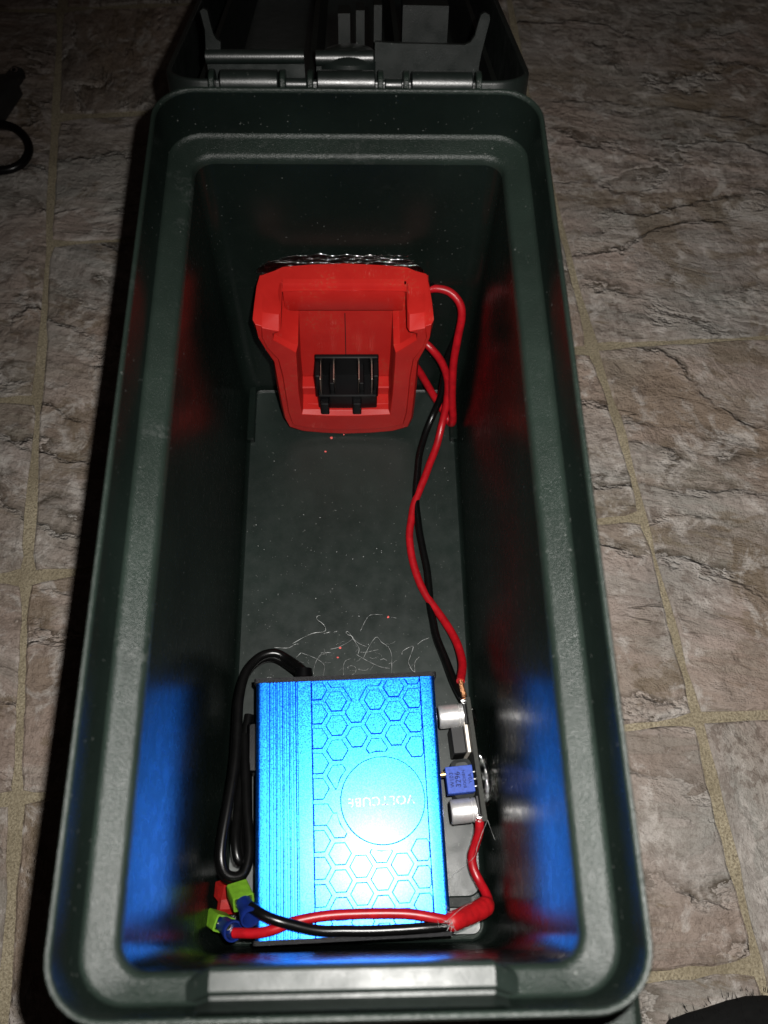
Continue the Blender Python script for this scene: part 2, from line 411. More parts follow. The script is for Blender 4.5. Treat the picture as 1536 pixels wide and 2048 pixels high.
# raised floor panel
V, Fc = loft([rr(-45.6, 45.6, -101, 112.5, 5, 2.0), rr(-45.6, 45.6, -101, 112.5, 5, 4.4), rr(-45.1, 45.1, -100.5, 112, 4.6, 5.0)], True, True)
sharp(mesh('floor_panel', V, Fc, 'box_floor', boxE, True), 30)
V, Fc = loft([rr(-43, 44.8, -113.2, -104, 3, 2.0), rr(-43, 44.8, -113.2, -104, 3, 4.2), rr(-42.5, 44.3, -112.9, -104.5, 2.6, 4.7)], True, True)
sharp(mesh('floor_panel', V, Fc, 'box_floor', boxE, True), 30)
for s in (-1, 1):
    x0, x1 = sorted((s * 46.6, s * 43.2))
    V, Fc = box_vf(x0, x1, 86, 113.6, 4.4, 8.2, .5)
    sharp(mesh('corner_rib', V, Fc, 'box_smooth', boxE, True), 30)
# inward bulge of the front wall where the latch sits
lx0, lx1 = hz(425, 1950, 139).x, hz(985, 1950, 139).x
pf = [(-126.4, 153.8), (-125.0, 143.0), (-124.9, 142.0), (-124.2, 141.9), (-123.7, 143.4), (-123.2, 143.8), (-119.6, 143.5), (-118.8, 142.9), (-118.4, 141.4), (-118.2, 128), (-119.6, 116)]
ends = []
for x, k in ((lx0 - 6, 1.0), (lx0, 0), (lx1, 0), (lx1 + 6, 1.0)):
    L = []
    for y, z in pf:
        yy, zz = y, z
        if k: yy, zz = (y - 2.6 if y > -122 else y - 2.0), z - 6.2
        L.append(Vector((x, yy, zz)))
    ends.append(L)
V, Fc = loft(ends, True, True, closed=False)
sharp(mesh('latch_recess', V, Fc, ['box_polished', 'box_smooth'], boxE, True, [1 if (i % 10) in (8, 9) else 0 for i in range(30)] + [0, 0]), 25)
# moulded tab outside the front corner, below the rim
V, Fc = box_vf(30, 69.5, -146, -120, 104, 110, 2)
sharp(mesh('tie_down_tab', V, Fc, 'box_textured', boxE, True), 40)
V, Fc = box_vf(-69.5, -30, -146, -120, 104, 110, 2)
sharp(mesh('tie_down_tab', V, Fc, 'box_textured', boxE, True), 40)

# hinge: knuckles and flanges along the back rim
HA = Vector((0, 134.0, 152.5))
def xcyl(x0, x1, y, z, r, seg=20):
    return lathe([(r * .8, 0), (r, .4), (r, x1 - x0 - .4), (r * .8, x1 - x0)], (x0, y, z), (1, 0, 0), seg)
for x0, x1 in ((-40.8, -22.3), (-10, 8.6), (20.0, 39.7)):
    vf = xcyl(x0, x1, 134.2, 152.3, 3.7)
    vb = box_vf(x0 + .2, x1 - .2, 127.5, 134, 148.6, 151.6)
    sharp(mesh('hinge_knuckle', *join(vf, vb), 'lid', boxE, True), 40)
for x0, x1 in ((-20.2, -13.2), (11.6, 17.2)):
    sharp(mesh('hinge_pin', *xcyl(x0, x1, 134.2, 151.6, 1.9), 'lid', boxE, True), 40)
for x in (-43.4, -20.9, -12.2, 10.2, 18.4, 41.6):
    V, Fc = lathe([(3.9, 0), (4.2, .3), (4.2, 1.5), (3.9, 1.8)], (x - .9, 134.4, 151.6), (1, 0, 0), 18)
    vb = box_vf(x - .8, x + .8, 127.8, 134.6, 146, 151.6)
    sharp(mesh('hinge_flange', *join((V, Fc), vb), 'box_textured', boxE, True), 40)

# lid, folded back and hanging down behind the box
TH = math.radians(21.5)
EV = Vector((0, math.cos(TH), -math.sin(TH))); EW = Vector((0, math.sin(TH), math.cos(TH))); EX = Vector((1, 0, 0))
def lidm(p): return HA + EX * p[0] + EV * p[1] + EW * p[2]
def LL(ins, wz, r):
    return [lidm(p) for p in rr(-HW + .6 + ins, HW - .6 - ins, 1.5 + ins, 258 - ins, r, wz, 8)]
lp = [(5, -37, 10), (3, -38.5, 11), (1.2, -36, 12), (.2, -1, 13), (.5, -.2, 12.7), (1.1, .1, 12.2), (1.8, -.2, 11.6), (2.1, -1, 11.2), (3.6, -33, 10), (6, -34.5, 8)]
V, Fc = loft([LL(i, z, r) for i, z, r in lp], True, True)
lid = sharp(mesh('lid', V, Fc, 'lid', None, True), 50); adopt(boxE, lid)
def lid_plate(name, pts, d, mat='lid_inner', bev=True):
    a = [Vector(p) for p in pts]; b = [p + d for p in a]
    V, Fc = loft([a, b], True, True)
    o = mesh(name, V, Fc, mat); adopt(lid, o); return o
p0 = lidm((0, 9, 0))
def onw(px, py): return hp(px, py, p0, EV)                   # on the cross-wall plane inside the lid
flr = -34
def wl(P): return (P - HA).dot(EW)
def drop(P): return P + EW * (flr - wl(P))
# right cross wall with its flared end post
top = [onw(750, 84), onw(800, 87), onw(930, 90), onw(942, 84), onw(950, 72), onw(956, 50), onw(962, 30), onw(970, 25), onw(979, 30), onw(980, 40), onw(972, 70), onw(962, 110), onw(958, 132)]
a = top[:]; base = [drop(top[-1]), drop(top[0])]
lid_plate('cross_wall', a + base, EV * 1.8)
# left end post
pl = [onw(400, 22), onw(406, 17), onw(414, 21), onw(421, 50), onw(426, 68), onw(432, 78), onw(441, 84), onw(441, 112), onw(412, 112), onw(410, 60)]
lid_plate('end_post', pl + [], EV * 1.8)
def xr(px0, px1, py): return onw(px0, py), onw(px1, py)
A, B = xr(412, 608, 113)
o = mesh('cross_bar', *join(tube_vf([A + (B - A) * k / 8 for k in range(9)], 2.2, 14), ([A + EV, B + EV, drop(B) + EV, drop(A) + EV], [(0, 1, 2, 3)])), 'lid', None, True); adopt(lid, sharp(o, 40))
A, B = xr(632, 746, 116)
o = mesh('cross_bar', *join(tube_vf([A + (B - A) * k / 8 for k in range(9)], 2.4, 14), ([A + EV, B + EV, drop(B) + EV, drop(A) + EV], [(0, 1, 2, 3)])), 'lid', None, True); adopt(lid, sharp(o, 40))
for px in (618, 806):                                        # long dividers
    q = onw(px, 100); x = (q - HA).dot(EX)
    pts = [lidm((x - 1, 6, -3)), lidm((x + 1, 6, -3)), lidm((x + 1, 6, flr)), lidm((x - 1, 6, flr))]
    lid_plate('divider', pts, EV * 230)
for s in (-1, 1):                                            # inner side walls
    x = s * 50
    pts = [lidm((x - .9, 8, -6)), lidm((x + .9, 8, -6)), lidm((x + .9, 8, flr)), lidm((x - .9, 8, flr))]
    lid_plate('side_wall', pts, EV * 225)
p1 = lidm((0, 30, 0))
def on2(px, py): return hp(px, py, p1, EV)
pts = [on2(806, 10), on2(898, 12), drop(on2(898, 12)), drop(on2(806, 10))]
lid_plate('cross_panel', pts, EV * 12)
for a_, b_, y_ in ((676, 700, 27), (712, 729, 21), (748, 764, 10)):
    pts = [on2(a_, y_), on2(b_, y_), drop(on2(b_, y_)), drop(on2(a_, y_))]
    lid_plate('latch_block', pts, EV * 10)
c0 = hp(698, 96, lidm((0, 14, 0)), EV)
V, Fc = lathe([(.4, 3.2), (4, 2.9), (8, 1.6), (10, 0), (10, -18)][::-1], c0 - EW * 2.5, EW, 24)
o = mesh('round_boss', V, Fc, 'lid', None, True); adopt(lid, sharp(o, 50))

# ------------------------------------------------------------------ red battery adapter against the back wall
ad = empty('battery_adapter', (-2, 100, 5), 'red plastic battery adapter with black terminal block glued upright at the back of the box', 'battery adapter')
def depth_y(py):
    K = [(525, 112.5), (537, 110.5), (548, 107), (575, 101.5), (640, 85.5), (655, 85.6), (700, 87.2), (866, 91.0)]
    for (a, ya), (b, yb) in zip(K, K[1:]):
        if py <= b: return ya + (yb - ya) * max(0, py - a) / (b - a)
    return K[-1][1]
OUT = [(690, 530), (755, 533), (812, 537), (831, 545), (853, 551), (859, 575), (865, 612), (868, 642), (862, 672), (850, 697), (838, 722), (834, 770), (829, 815), (826, 838), (819, 852), (790, 861), (745, 865),
       (690, 867), (645, 865), (602, 861), (577, 852), (568, 838), (562, 815), (553, 770), (545, 722), (530, 697), (514, 672), (505, 642), (508, 612), (513, 575), (519, 555), (548, 545), (565, 537), (625, 532)]
INN = [(690, 577), (735, 577), (790, 577), (812, 578), (817, 580), (817, 592), (815, 620), (814, 655), (832, 657), (832, 668), (800, 687), (787, 690), (786, 712), (782, 770), (777, 818), (740, 819), (715, 820),
       (690, 820), (665, 820), (640, 819), (606, 818), (600, 770), (597, 712), (596, 690), (584, 687), (548, 668), (548, 657), (563, 655), (562, 620), (558, 592), (556, 580), (560, 578), (600, 577), (645, 577)]
def fr(pts, dy=0): return [hy(x, y, depth_y(y) + dy) for x, y in pts]
o_f = fr(OUT); i_f = fr(INN)
cen = Vector((-2, 0, 50))
def infl(P, q, k): return P + (q - P) * k
mid1 = [infl(a, b, .10) + Vector((0, -1.2, 0)) for a, b in zip(o_f, i_f)]
o_f2 = [p + Vector((0, .8, 0)) for p in o_f]
o_b = [Vector((p.x, 113.6, max(5.0, p.z))) if py > 660 else hy(px, py + 1, 115.6) for p, (px, py) in zip(o_f, OUT)]
st1 = [infl(a, b, .30) + Vector((0, -1.3, 0)) for a, b in zip(o_f, i_f)]
st2 = [infl(a, b, .335) + Vector((0, -2.1, 0)) for a, b in zip(o_f, i_f)]
i_e = [infl(b, a, .08) + Vector((0, -2.0, 0)) for a, b in zip(o_f, i_f)]
i_b = [Vector((p.x, 103.0, p.z)) for p in i_f]
V, Fc = loft([o_b, o_f2, mid1, st1, st2, i_e, i_f, i_b], True, True)
adapter_body = sharp(mesh('body', V, Fc, 'red_adapter', None, True), 36); adopt(ad, adapter_body)
bv = adapter_body.modifiers.new('soft_edges', 'BEVEL'); bv.width = .0007; bv.segments = 3; bv.limit_method = 'ANGLE'; bv.angle_limit = math.radians(24)
# inner hood step and lower sill
def slab(name, px, dy0, dy1, mat, par):
    a = [hy(x, y, dy0) for x, y in px]; b = [Vector((p.x, dy1, p.z)) for p in a]
    V, Fc = loft([a, b], True, True); o = mesh(name, V, Fc, mat); adopt(par, o); return o
zt = hy(690, 578, 101.5).z
pxl = hy(566, 600, 98).x
pa = [Vector((pxl, y, zt + dz)) for y, dz in ((103.4, 3.2), (101.6, 3.0), (100.7, 1.2), (100.6, -11), (101, -11.8), (103.4, -12.4))]
xr_ = hy(808, 600, 98).x
V, Fc = loft([pa, [Vector((xr_, p.y, p.z)) for p in pa]], True, True)
o = sharp(mesh('hood_step', V, Fc, 'red_adapter', None, True), 50); adopt(ad, o)
zb = hy(690, 820, 91).z
x0, x1 = hy(606, 820, 95).x, hy(778, 820, 95).x
V, Fc = box_vf(x0 - .4, x1 + .4, 92.2, 103.2, zb - .6, zb + 2.6, .5)
o = mesh('sill', V, Fc, 'red_adapter'); adopt(ad, o)
V, Fc = box_vf(x0 - .4, x1 + .4, 97.2, 103.3, zb + 2.4, zb + 8, .5)
o = mesh('sill', V, Fc, 'red_adapter'); adopt(ad, o)
# parting seam down the middle
sx = hy(690, 640, 102).x
V, Fc = box_vf(sx - .15, sx + .15, 102.75, 103.3, zb + 9, zt - 16)
o = mesh('seam', V, Fc, 'dark_part'); adopt(ad, o)
# black terminal block
tb0, tb1 = hy(630, 760, 96).x, hy(757, 760, 96).x
zt_top = hy(690, 716, 101).z; z_lo = hy(690, 800, 92).z
V, Fc = join(box_vf(tb0, tb1, 101.2, 103.2, z_lo - 3, zt_top, .4), box_vf(tb0, tb0 + 2.4, 93.5, 102, z_lo, zt_top - 2, .4), box_vf(tb1 - 2.4, tb1, 93.5, 102, z_lo, zt_top - 2, .4),
             box_vf(tb0 + 1, tb1 - .5, 90.8, 102, z_lo - 5, z_lo + 5.2, .5), box_vf(tb0 + 6, tb0 + 8.2, 92, 102, z_lo + 1, zt_top - 5, .3), box_vf(tb1 - 8.2, tb1 - 6, 92, 102, z_lo + 1, zt_top - 5, .3))
tb = sharp(mesh('terminal_block', V, Fc, 'black_plastic', None, True), 30); adopt(ad, tb)
for px in (650, 714):
    x = hy(px, 815, 90).x
    V, Fc = box_vf(x - 1.9, x + 1.9, 88.4, 93, z_lo - 6, z_lo + 2.5, .4)
    o = sharp(mesh('foot', V, Fc, 'black_plastic', None, True), 30); adopt(tb, o)
for px in (640, 667, 718, 744):
    x = hy(px, 740, 95).x
    V, Fc = box_vf(x - .32, x + .32, 92.4, 101.6, z_lo + 5.0, zt_top - 2.5, .12)
    o = sharp(mesh('contact_blade', V, Fc, 'contact', None, True), 30); adopt(tb, o)
# hot glue bead along the top
def glue_bead(name, pts, r, label):
    rnd = random.Random(len(pts) * 3 + int(r * 10))
    path = catmull(pts, 10); ph = rnd.random() * 9
    V, Fc = tube_vf(path, lambda t: r * (.25 + .75 * math.sin(math.pi * min(1, max(0, t * .98 + .01))) ** .5) * (1 + .14 * math.sin(t * 9 + ph) * math.sin(t * 17)), 14)
    V = [v + Vector((wob(v.x * 9, v.z * 9, .08) * .5, 0, wob(v.x * 7 + 40, v.y * 9, .08) * .5)) for v in V]
    return tag(mesh(name, V, Fc, 'glue', None, True), label, 'glue')
def glue_smear():
    NXg, NYg = 70, 14; Vg, Fg = [], []
    for side_ in (0, 1):
        for j in range(NYg + 1):
            for i in range(NXg + 1):
                u, v = i / NXg, j / NYg
                top_ = 510 + 9 * noise.noise(Vector((u * 7, 0, 1))) + 30 * (2 * u - 1) ** 4; bot_ = 545
                p = hy(512 + 336 * u, top_ + (bot_ - top_) * v, 116.2)
                yw = 113.9 + (p.z - 6) / 128 * 3.7 - .15
                e = min(1, 9 * u, 9 * (1 - u), 5 * v + .02)
                th = e * .4 * (1.0 + 1.0 * v * v + 1.5 * abs(noise.noise(Vector((u * 16, v * 2.4, 5)))) + .8 * noise.noise(Vector((u * 45, v * 6, 9))))
                Vg.append(Vector((p.x, yw - (max(.05, th) if side_ else 0), p.z)))
    N = (NXg + 1) * (NYg + 1)
    for j in range(NYg):
        for i in range(NXg):
            a = j * (NXg + 1) + i; q = (a, a + 1, a + NXg + 2, a + NXg + 1)
            Fg.append(q); Fg.append(tuple(N + k for k in q[::-1]))
    rim_ = [i for i in range(NXg)] + [j * (NXg + 1) + NXg for j in range(NYg)] + [NYg * (NXg + 1) + i for i in range(NXg, 0, -1)] + [j * (NXg + 1) for j in range(NYg, 0, -1)]
    for k in range(len(rim_)):
        a, b = rim_[k], rim_[(k + 1) % len(rim_)]; Fg.append((a, N + a, N + b, b))
    parts_ = [(Vg, Fg)]; rg = random.Random(5)
    for y0_, x0_, x1_, r_ in ((521, 545, 830, .55), (514, 610, 790, .4), (518, 550, 640, .35), (508, 700, 820, .25), (527, 570, 840, .5)):
        pp = []
        for k in range(28):
            u = k / 27; py_ = y0_ + 5 * noise.noise(Vector((u * 6, y0_, 0))) + 3 * noise.noise(Vector((u * 17, y0_, 4)))
            p = hy(x0_ + (x1_ - x0_) * u, py_, 116.2); p.y = 113.9 + (p.z - 6) / 128 * 3.7 - 1.1; pp.append(p)
        parts_.append(tube_vf(catmull(pp, 4), lambda t, r_=r_, y0_=y0_: r_ * (.35 + .65 * abs(noise.noise(Vector((t * 14, y0_, 8)))) * 1.6) * min(1, 12 * t + .1, 12 * (1 - t) + .1), 10))
    Vg, Fg = join(*parts_)
    return tag(mesh('glue_bead', Vg, Fg, 'glue', None, True), 'shiny clear glue bead along the top edge of the red battery adapter', 'glue')
glue_smear()

# ------------------------------------------------------------------ blue inverter
TH2 = math.radians(1.7); TILT = math.radians(-1.6)
inv = empty('power_inverter', (-1.5, -70.8, 5), 'bright blue anodised inverter case with honeycomb pattern, ribs and round badge', 'power inverter')
MI = Matrix.Translation((-1.5, -70.8, 5)) @ Matrix.Rotation(TH2, 4, 'Z') @ Matrix.Translation((0, 0, 30)) @ Matrix.Rotation(math.radians(3.2), 4, 'X') @ Matrix.Translation((0, 0, -30))
ZT = 30.0; PU0, PU1 = -12.2, 26.4; RE = .9
def imesh(name, vf, mat, par=None, smooth=False, ang=30):
    V, Fc = T(vf, MI); o = mesh(name, V, Fc, mat, None, smooth)
    if smooth: sharp(o, ang)
    adopt(par or inv, o); return o
# extruded body: ribs on the left, recessed honeycomb panel on the right
tp = [(-31.9, 3)]
for k in range(7):
    a = math.pi - k / 6 * math.pi / 2; tp.append((-31.9 + 1.7 + 1.7 * math.cos(a), ZT - 1.7 + 1.7 * math.sin(a)))
for gx, gw in ((-27.9, .16), (-26.9, .34), (-25.7, .16), (-24.6, .34), (-23.4, .16), (-22.3, .34), (-21.1, .16), (-20.0, .34), (-18.8, .16), (-17.6, .42)):
    tp += [(gx - gw * 1.15, ZT), (gx - gw * .35, ZT - .9), (gx + gw * .35, ZT - .9), (gx + gw * 1.15, ZT)]
tp += [(PU0 - .35, ZT), (PU0, ZT - RE), (PU1, ZT - RE), (PU1 + .35, ZT)]
for k in range(7):
    a = math.pi / 2 - k / 6 * math.pi / 2; tp.append((31.9 - 1.7 + 1.7 * math.cos(a), ZT - 1.7 + 1.7 * math.sin(a)))
tp += [(31.9, 3), (31.2, 1.0), (-31.2, 1.0)]
secs = [[Vector((x, y, z)) for x, z in tp] for y in (41.0, -42.2)]
V, Fc = loft(secs, True, True)
imesh('body', (V, Fc), 'anodised', None, True, 30)
# end plates
for y0, y1 in ((41.0, 42.6), (-43.6, -42.2)):
    pts = rr(-32.6, 32.6, .2, ZT + .7, 1.6, 0, 4)
    a = [Vector((p.x, y0, p.y)) for p in pts]; b = [Vector((p.x, y1, p.y)) for p in pts]
    imesh('end_plate', loft([a, b], True, True), 'black_satin', None, True, 40)
# honeycomb tiles
PV = 8.45; DX = 6.88; CH = .62; CIR = (11.4, -.6); RI, RO = 14.6, 16.1
UA, VA = -3.65, 25.15
plain = {(1, 2), (1, 3), (1, 4), (0, 3), (2, -2), (2, -1), (1, -2), (3, -2)}
def cell_center(c, r): return UA + (c - 1) * DX, VA - PV * (r + (.5 if c % 2 == 0 else 0))
def clip(poly, nx, ny, d):
    out = []
    for i in range(len(poly)):
        a, b = poly[i], poly[(i + 1) % len(poly)]; da = a[0] * nx + a[1] * ny - d; db = b[0] * nx + b[1] * ny - d
        if da <= 0: out.append(a)
        if da * db < 0: t = da / (da - db); out.append((a[0] + (b[0] - a[0]) * t, a[1] + (b[1] - a[1]) * t))
    return out
def nb(c, r):
    up = -1 if c % 2 == 1 else 0
    return [(c, r - 1), (c + 1, r + up), (c + 1, r + up + 1), (c, r + 1), (c - 1, r + up + 1), (c - 1, r + up)]
for c in range(0, 7):
    for r in range(-2, 9):
        u, v = cell_center(c, r)
        poly = [(u - 9, v - 9), (u + 9, v - 9), (u + 9, v + 9), (u - 9, v + 9)]
        for (cc, rr2) in nb(c, r):
            uu, vv = cell_center(cc, rr2); dx, dy = uu - u, vv - v; L = math.hypot(dx, dy); nx, ny = dx / L, dy / L
            ins = -.55 if ((c, r) in plain and (cc, rr2) in plain) else CH
            poly = clip(poly, nx, ny, nx * u + ny * v + L / 2 - ins)
            if len(poly) < 3: break
        if len(poly) < 3: continue
        for nx, ny, d in ((-1, 0, -PU0), (1, 0, PU1), (0, 1, 40.6), (0, -1, 40.8)):
            poly = clip(poly, nx, ny, d)
            if len(poly) < 3: break
        if len(poly) < 3: continue
        ar = .5 * abs(sum(poly[i - 1][0] * poly[i][1] - poly[i][0] * poly[i - 1][1] for i in range(len(poly))))
        if ar < 1.2: continue
        cu = sum(p[0] for p in poly) / len(poly); cv = sum(p[1] for p in poly) / len(poly)
        near = any(math.hypot(p[0] - CIR[0], p[1] - CIR[1]) < RO for p in poly)
        if near:
            if math.hypot(cu - CIR[0], cv - CIR[1]) < RO - .6: continue
            dens = []
            for i in range(len(poly)):
                a, b = poly[i], poly[(i + 1) % len(poly)]
                dens += [(a[0] + (b[0] - a[0]) * k / 8, a[1] + (b[1] - a[1]) * k / 8) for k in range(8)]
            poly = []
            for p in dens:
                dd = math.hypot(p[0] - CIR[0], p[1] - CIR[1])
                if dd < RO: p = (CIR[0] + (p[0] - CIR[0]) * RO / dd, CIR[1] + (p[1] - CIR[1]) * RO / dd)
                if PU0 - .01 <= p[0] <= PU1 + .01: poly.append(p)
            if len(poly) < 3: continue
        cu = sum(p[0] for p in poly) / len(poly); cv = sum(p[1] for p in poly) / len(poly)
        def ins(p, k):
            L = math.hypot(p[0] - cu, p[1] - cv); f = max(0, 1 - k / max(L, .01)); return (cu + (p[0] - cu) * f, cv + (p[1] - cv) * f)
        bot = [Vector((*p, ZT - RE - .05)) for p in poly]; top = [Vector((*ins(p, .42), ZT - (.012 * ((c + 2 * r) % 3) if (c, r) in plain else 0))) for p in poly]
        imesh('hexagon', loft([bot, top], False, True), 'anodised')
circ = lambda R_, z: [Vector((min(CIR[0] + R_ * math.cos(2 * math.pi * k / 64), PU1 + 1.2), CIR[1] + R_ * math.sin(2 * math.pi * k / 64), z)) for k in range(64)]
badge = imesh('badge', loft([circ(RI, ZT - RE - .05), circ(RI - .42, ZT + .03)], False, True), 'anodised')
def text_mesh(name, body, size, mat4, mat, parent, thick=.00004):
    cu = bpy.data.curves.new(name, 'FONT'); cu.body = body; cu.size = size * MM; cu.align_x = 'CENTER'; cu.align_y = 'CENTER'
    cu.extrude = thick; cu.space_character = 1.05
    to = bpy.data.objects.new(name, cu); sc.collection.objects.link(to)
    bpy.context.view_layer.update()
    me = bpy.data.meshes.new_from_object(to.evaluated_get(bpy.context.evaluated_depsgraph_get()))
    bpy.data.objects.remove(to)
    mm = mat4.copy(); mm.translation = mm.translation * MM
    me.transform(mm)
    o = link(name, me, mat); adopt(parent, o); return o
tm = MI @ Matrix.Translation((CIR[0] - .6, CIR[1] - .2, ZT + .08)) @ Matrix.Rotation(math.pi + math.radians(.8), 4, 'Z') @ Matrix.Diagonal((1.0, .95, 1, 1))
text_mesh('lettering', 'VOLTCUBE', 4.4, tm, 'lettering', badge)
# cable grommet and the folded twin cord on the left
ge = MI @ Vector((-15.5, 42.4, 17)); gd = (MI.to_3x3() @ Vector((0, 1, 0))).normalized()
V, Fc = lathe([(5.6, -.2), (5.6, 1.6), (5.0, 2.4), (3.4, 2.6), (3.0, 6)], ge, gd, 24)
o = sharp(mesh('grommet', V, Fc, 'black_plastic', None, True), 40); adopt(inv, o)
CZ = lambda x, y, z: hz(x, y, z)
cord = [ge + gd * 1, ge + gd * 5, CZ(575, 1318, 19), CZ(548, 1306, 19), CZ(518, 1315, 20), CZ(492, 1345, 22), CZ(479, 1395, 24), CZ(475, 1460, 26), CZ(470, 1530, 28), CZ(457, 1610, 30), CZ(445, 1680, 31), CZ(443, 1722, 31), CZ(452, 1747, 30), CZ(470, 1754, 29), CZ(488, 1745, 28), CZ(498, 1715, 27), CZ(499, 1680, 26), CZ(494, 1620, 24), CZ(491, 1540, 21), CZ(489, 1470, 18)]
path = catmull(cord, 8)
pA = tube_vf(path, 1.75, 12); pB = tube_vf([p + Vector((-.9, -.7, -3.0)) for p in path], 1.75, 12)
o = sharp(mesh('power_cord', *join(pA, pB), 'black_gloss', None, True), 60); adopt(inv, o)
cord2 = [CZ(489, 1470, 14), CZ(486, 1540, 17), CZ(477, 1610, 21), CZ(471, 1680, 25), CZ(478, 1722, 25), CZ(487, 1700, 22), CZ(490, 1640, 17), CZ(490, 1560, 12), CZ(492, 1470, 10), CZ(498, 1430, 9)]
path = catmull(cord2, 8)
o = sharp(mesh('power_cord', *join(tube_vf(path, 1.7, 12), tube_vf([p + Vector((.6, .4, -3)) for p in path], 1.7, 12)), 'black_gloss', None, True), 60); adopt(inv, o)
V, Fc = box_vf(-36.4, -31.4, 12, 30, 1, 15, .8)
imesh('side_socket', (V, Fc), 'black_plastic', None, True, 30)

# ------------------------------------------------------------------ converter board standing on edge beside the inverter
pb = empty('voltage_converter', (43, -56, 5), 'small circuit board on edge beside the blue case with two silver capacitors', 'circuit board')
P0 = hz(931, 1394, 27); P1 = hz(966, 1643, 27)
by = (P1 - P0).normalized(); bx = Vector((by.y, -by.x, 0)); bx = bx if bx.x < 0 else -bx        # bx points left, towards the inverter
BL = (P1 - P0).length
def bpt(s, o, z): return P0 + by * s + bx * o + Vector((0, 0, z - 27))
def bbox(s0, s1, o0, o1, z0, z1, bev=.2):
    vf = box_vf(s0, s1, o0, o1, z0, z1, bev); return [bpt(v.x, v.y, v.z) for v in vf[0]], vf[1]
def bmesh_(name, vf, mat, par=None, ang=35):
    o = sharp(mesh(name, *vf, mat, None, True), ang); adopt(par or pb, o); return o
bmesh_('board', bbox(0, BL, -1.7, 0, 5.2, 27, .12), 'pcb_edge')
def s_of(px, py, z): return (hz(px, py, z) - P0).dot(by)
for px, py in ((903, 1428), (922, 1620)):
    s0 = s_of(px, py, 24); a = bpt(s0, .2, 20.5)
    base = bmesh_('capacitor', lathe([(4.25, .9), (4.25, 2.0), (3.85, 2.35), (4.25, 2.8), (4.25, 9.4), (3.9, 9.9), (3.5, 10)], a, bx, 32), 'capacitor')
    bmesh_('capacitor_base', bbox(s0 - 4.3, s0 + 4.3, .1, 1.1, 16.2, 24.8, .2), 'dark_part', base)
    bmesh_('end_mark', lathe([(3.55, 9.96), (3.5, 10.12)], a, bx, 24), 'dark_part', base)
s0, s1 = s_of(940, 1447, 22), s_of(947, 1503, 22)
reg = bmesh_('regulator', bbox(s0, s1, 1.3, 6.3, 9, 20, .4), 'dark_part')
bmesh_('metal_tab', bbox(s0 - .6, s1 + .3, .15, 1.3, 9, 23.2, .15), 'tab_white', reg)
s0, s1 = s_of(945, 1512, 22), s_of(955, 1592, 22)
bmesh_('inductor', bbox(s0, s1, .1, 7.6, 6.5, 19.5, 1.4), 'grey_part')
s0, s1 = s_of(948, 1529, 25), s_of(950, 1583, 25)
trm = bmesh_('trimmer', bbox(s0, s1, .9, 10.6, 20.2, 25.4, .15), 'trimmer')
bmesh_('screw', lathe([(1.1, 0), (1.1, 1.9), (.9, 2.0)], bpt(s0 + 2.2, 10.5, 23.6), bx, 16), 'brass', trm)
for k in range(3): bmesh_('pin', bbox(s0 + 2 + k * 2.5, s0 + 2.5 + k * 2.5, -.1, 1.1, 22.6, 23.4, .1), 'solder', trm)
ctr = bpt((s0 + s1) / 2, 5.6, 25.46)
for k, (txt, sz) in enumerate((('W103', 2.0), ('3296', 2.6), ('BOCHEN', 1.5), ('Y0A', 1.9))):
    off = 3.1 - 2.2 * k
    cpos = ctr + bx * off
    mt = Matrix.Translation(cpos) @ Matrix(((-by.x, bx.x * -1 if False else -bx.x * -1, 0, 0), (-by.y, bx.y, 0, 0), (0, 0, 1, 0), (0, 0, 0, 1)))
    text_mesh('print', txt, sz, mt, 'print_dark', trm)
for s, z in ((.9, 26.2), (BL - 1.6, 26)):
    bmesh_('solder_joint', lathe([(.2, 2.2), (.9, 1.4), (1.3, .5), (1.4, -.1)][::-1], bpt(s, 0, z - 1.2), bx + Vector((0, 0, .6)), 16), 'solder')
# glue that holds the board to the wall
glue_bead('glue_bead', [bpt(3, -2.4, 22), bpt(6, -3.2, 18), bpt(9, -3.2, 14)], 1.5, 'small clear glue blob behind the upper capacitor of the circuit board')
glue_bead('glue_bead', [bpt(20, -2.6, 24), bpt(26, -4.0, 22), bpt(33, -4.0, 20), bpt(38, -2.8, 19)], 1.9, 'long clear glue blob behind the trimmer holding the board to the box wall')

# ------------------------------------------------------------------ wires
def Pz(L): return [hz(x, y, z) for x, y, z in L]
WR = 1.62
r1 = Pz([(820, 590, 72), (848, 581, 73), (872, 577, 73), (900, 584, 72), (920, 606, 69), (924, 634, 64), (915, 678, 54), (906, 728, 42), (904, 790, 26), (906, 838, 13)])
r1 += Pz([(900, 845, 8), (886, 822, 10), (868, 793, 16), (852, 764, 23), (836, 738, 30), (818, 715, 36), (825, 690, 42), (845, 684, 46), (864, 698, 45), (884, 726, 39), (895, 764, 30), (893, 806, 21), (884, 850, 13), (872, 893, 9), (856, 938, 8), (840, 978, 7.5),
       (826, 1020, 6.8), (819, 1070, 6.8), (824, 1120, 6.8), (842, 1170, 7), (872, 1218, 8), (902, 1262, 11), (918, 1296, 15), (925, 1328, 20), (921, 1362, 25)])
rw = tube('input_wire', r1, WR, 'red_wire', seg=14)
tag(rw, 'red wire looping beside the red adapter and running to the circuit board', 'wire')
o = tube('bare_end', [r1[-1] + (r1[-2] - r1[-1]) * .1, hz(924, 1376, 26), hz(929, 1392, 27)], 1.0, 'copper', seg=10); adopt(rw, o)
b1 = Pz([(822, 578, 76), (852, 569, 75), (880, 560, 74), (908, 564, 72), (928, 582, 68), (932, 612, 60), (918, 660, 48), (898, 710, 36), (888, 755, 27), (880, 795, 19)])
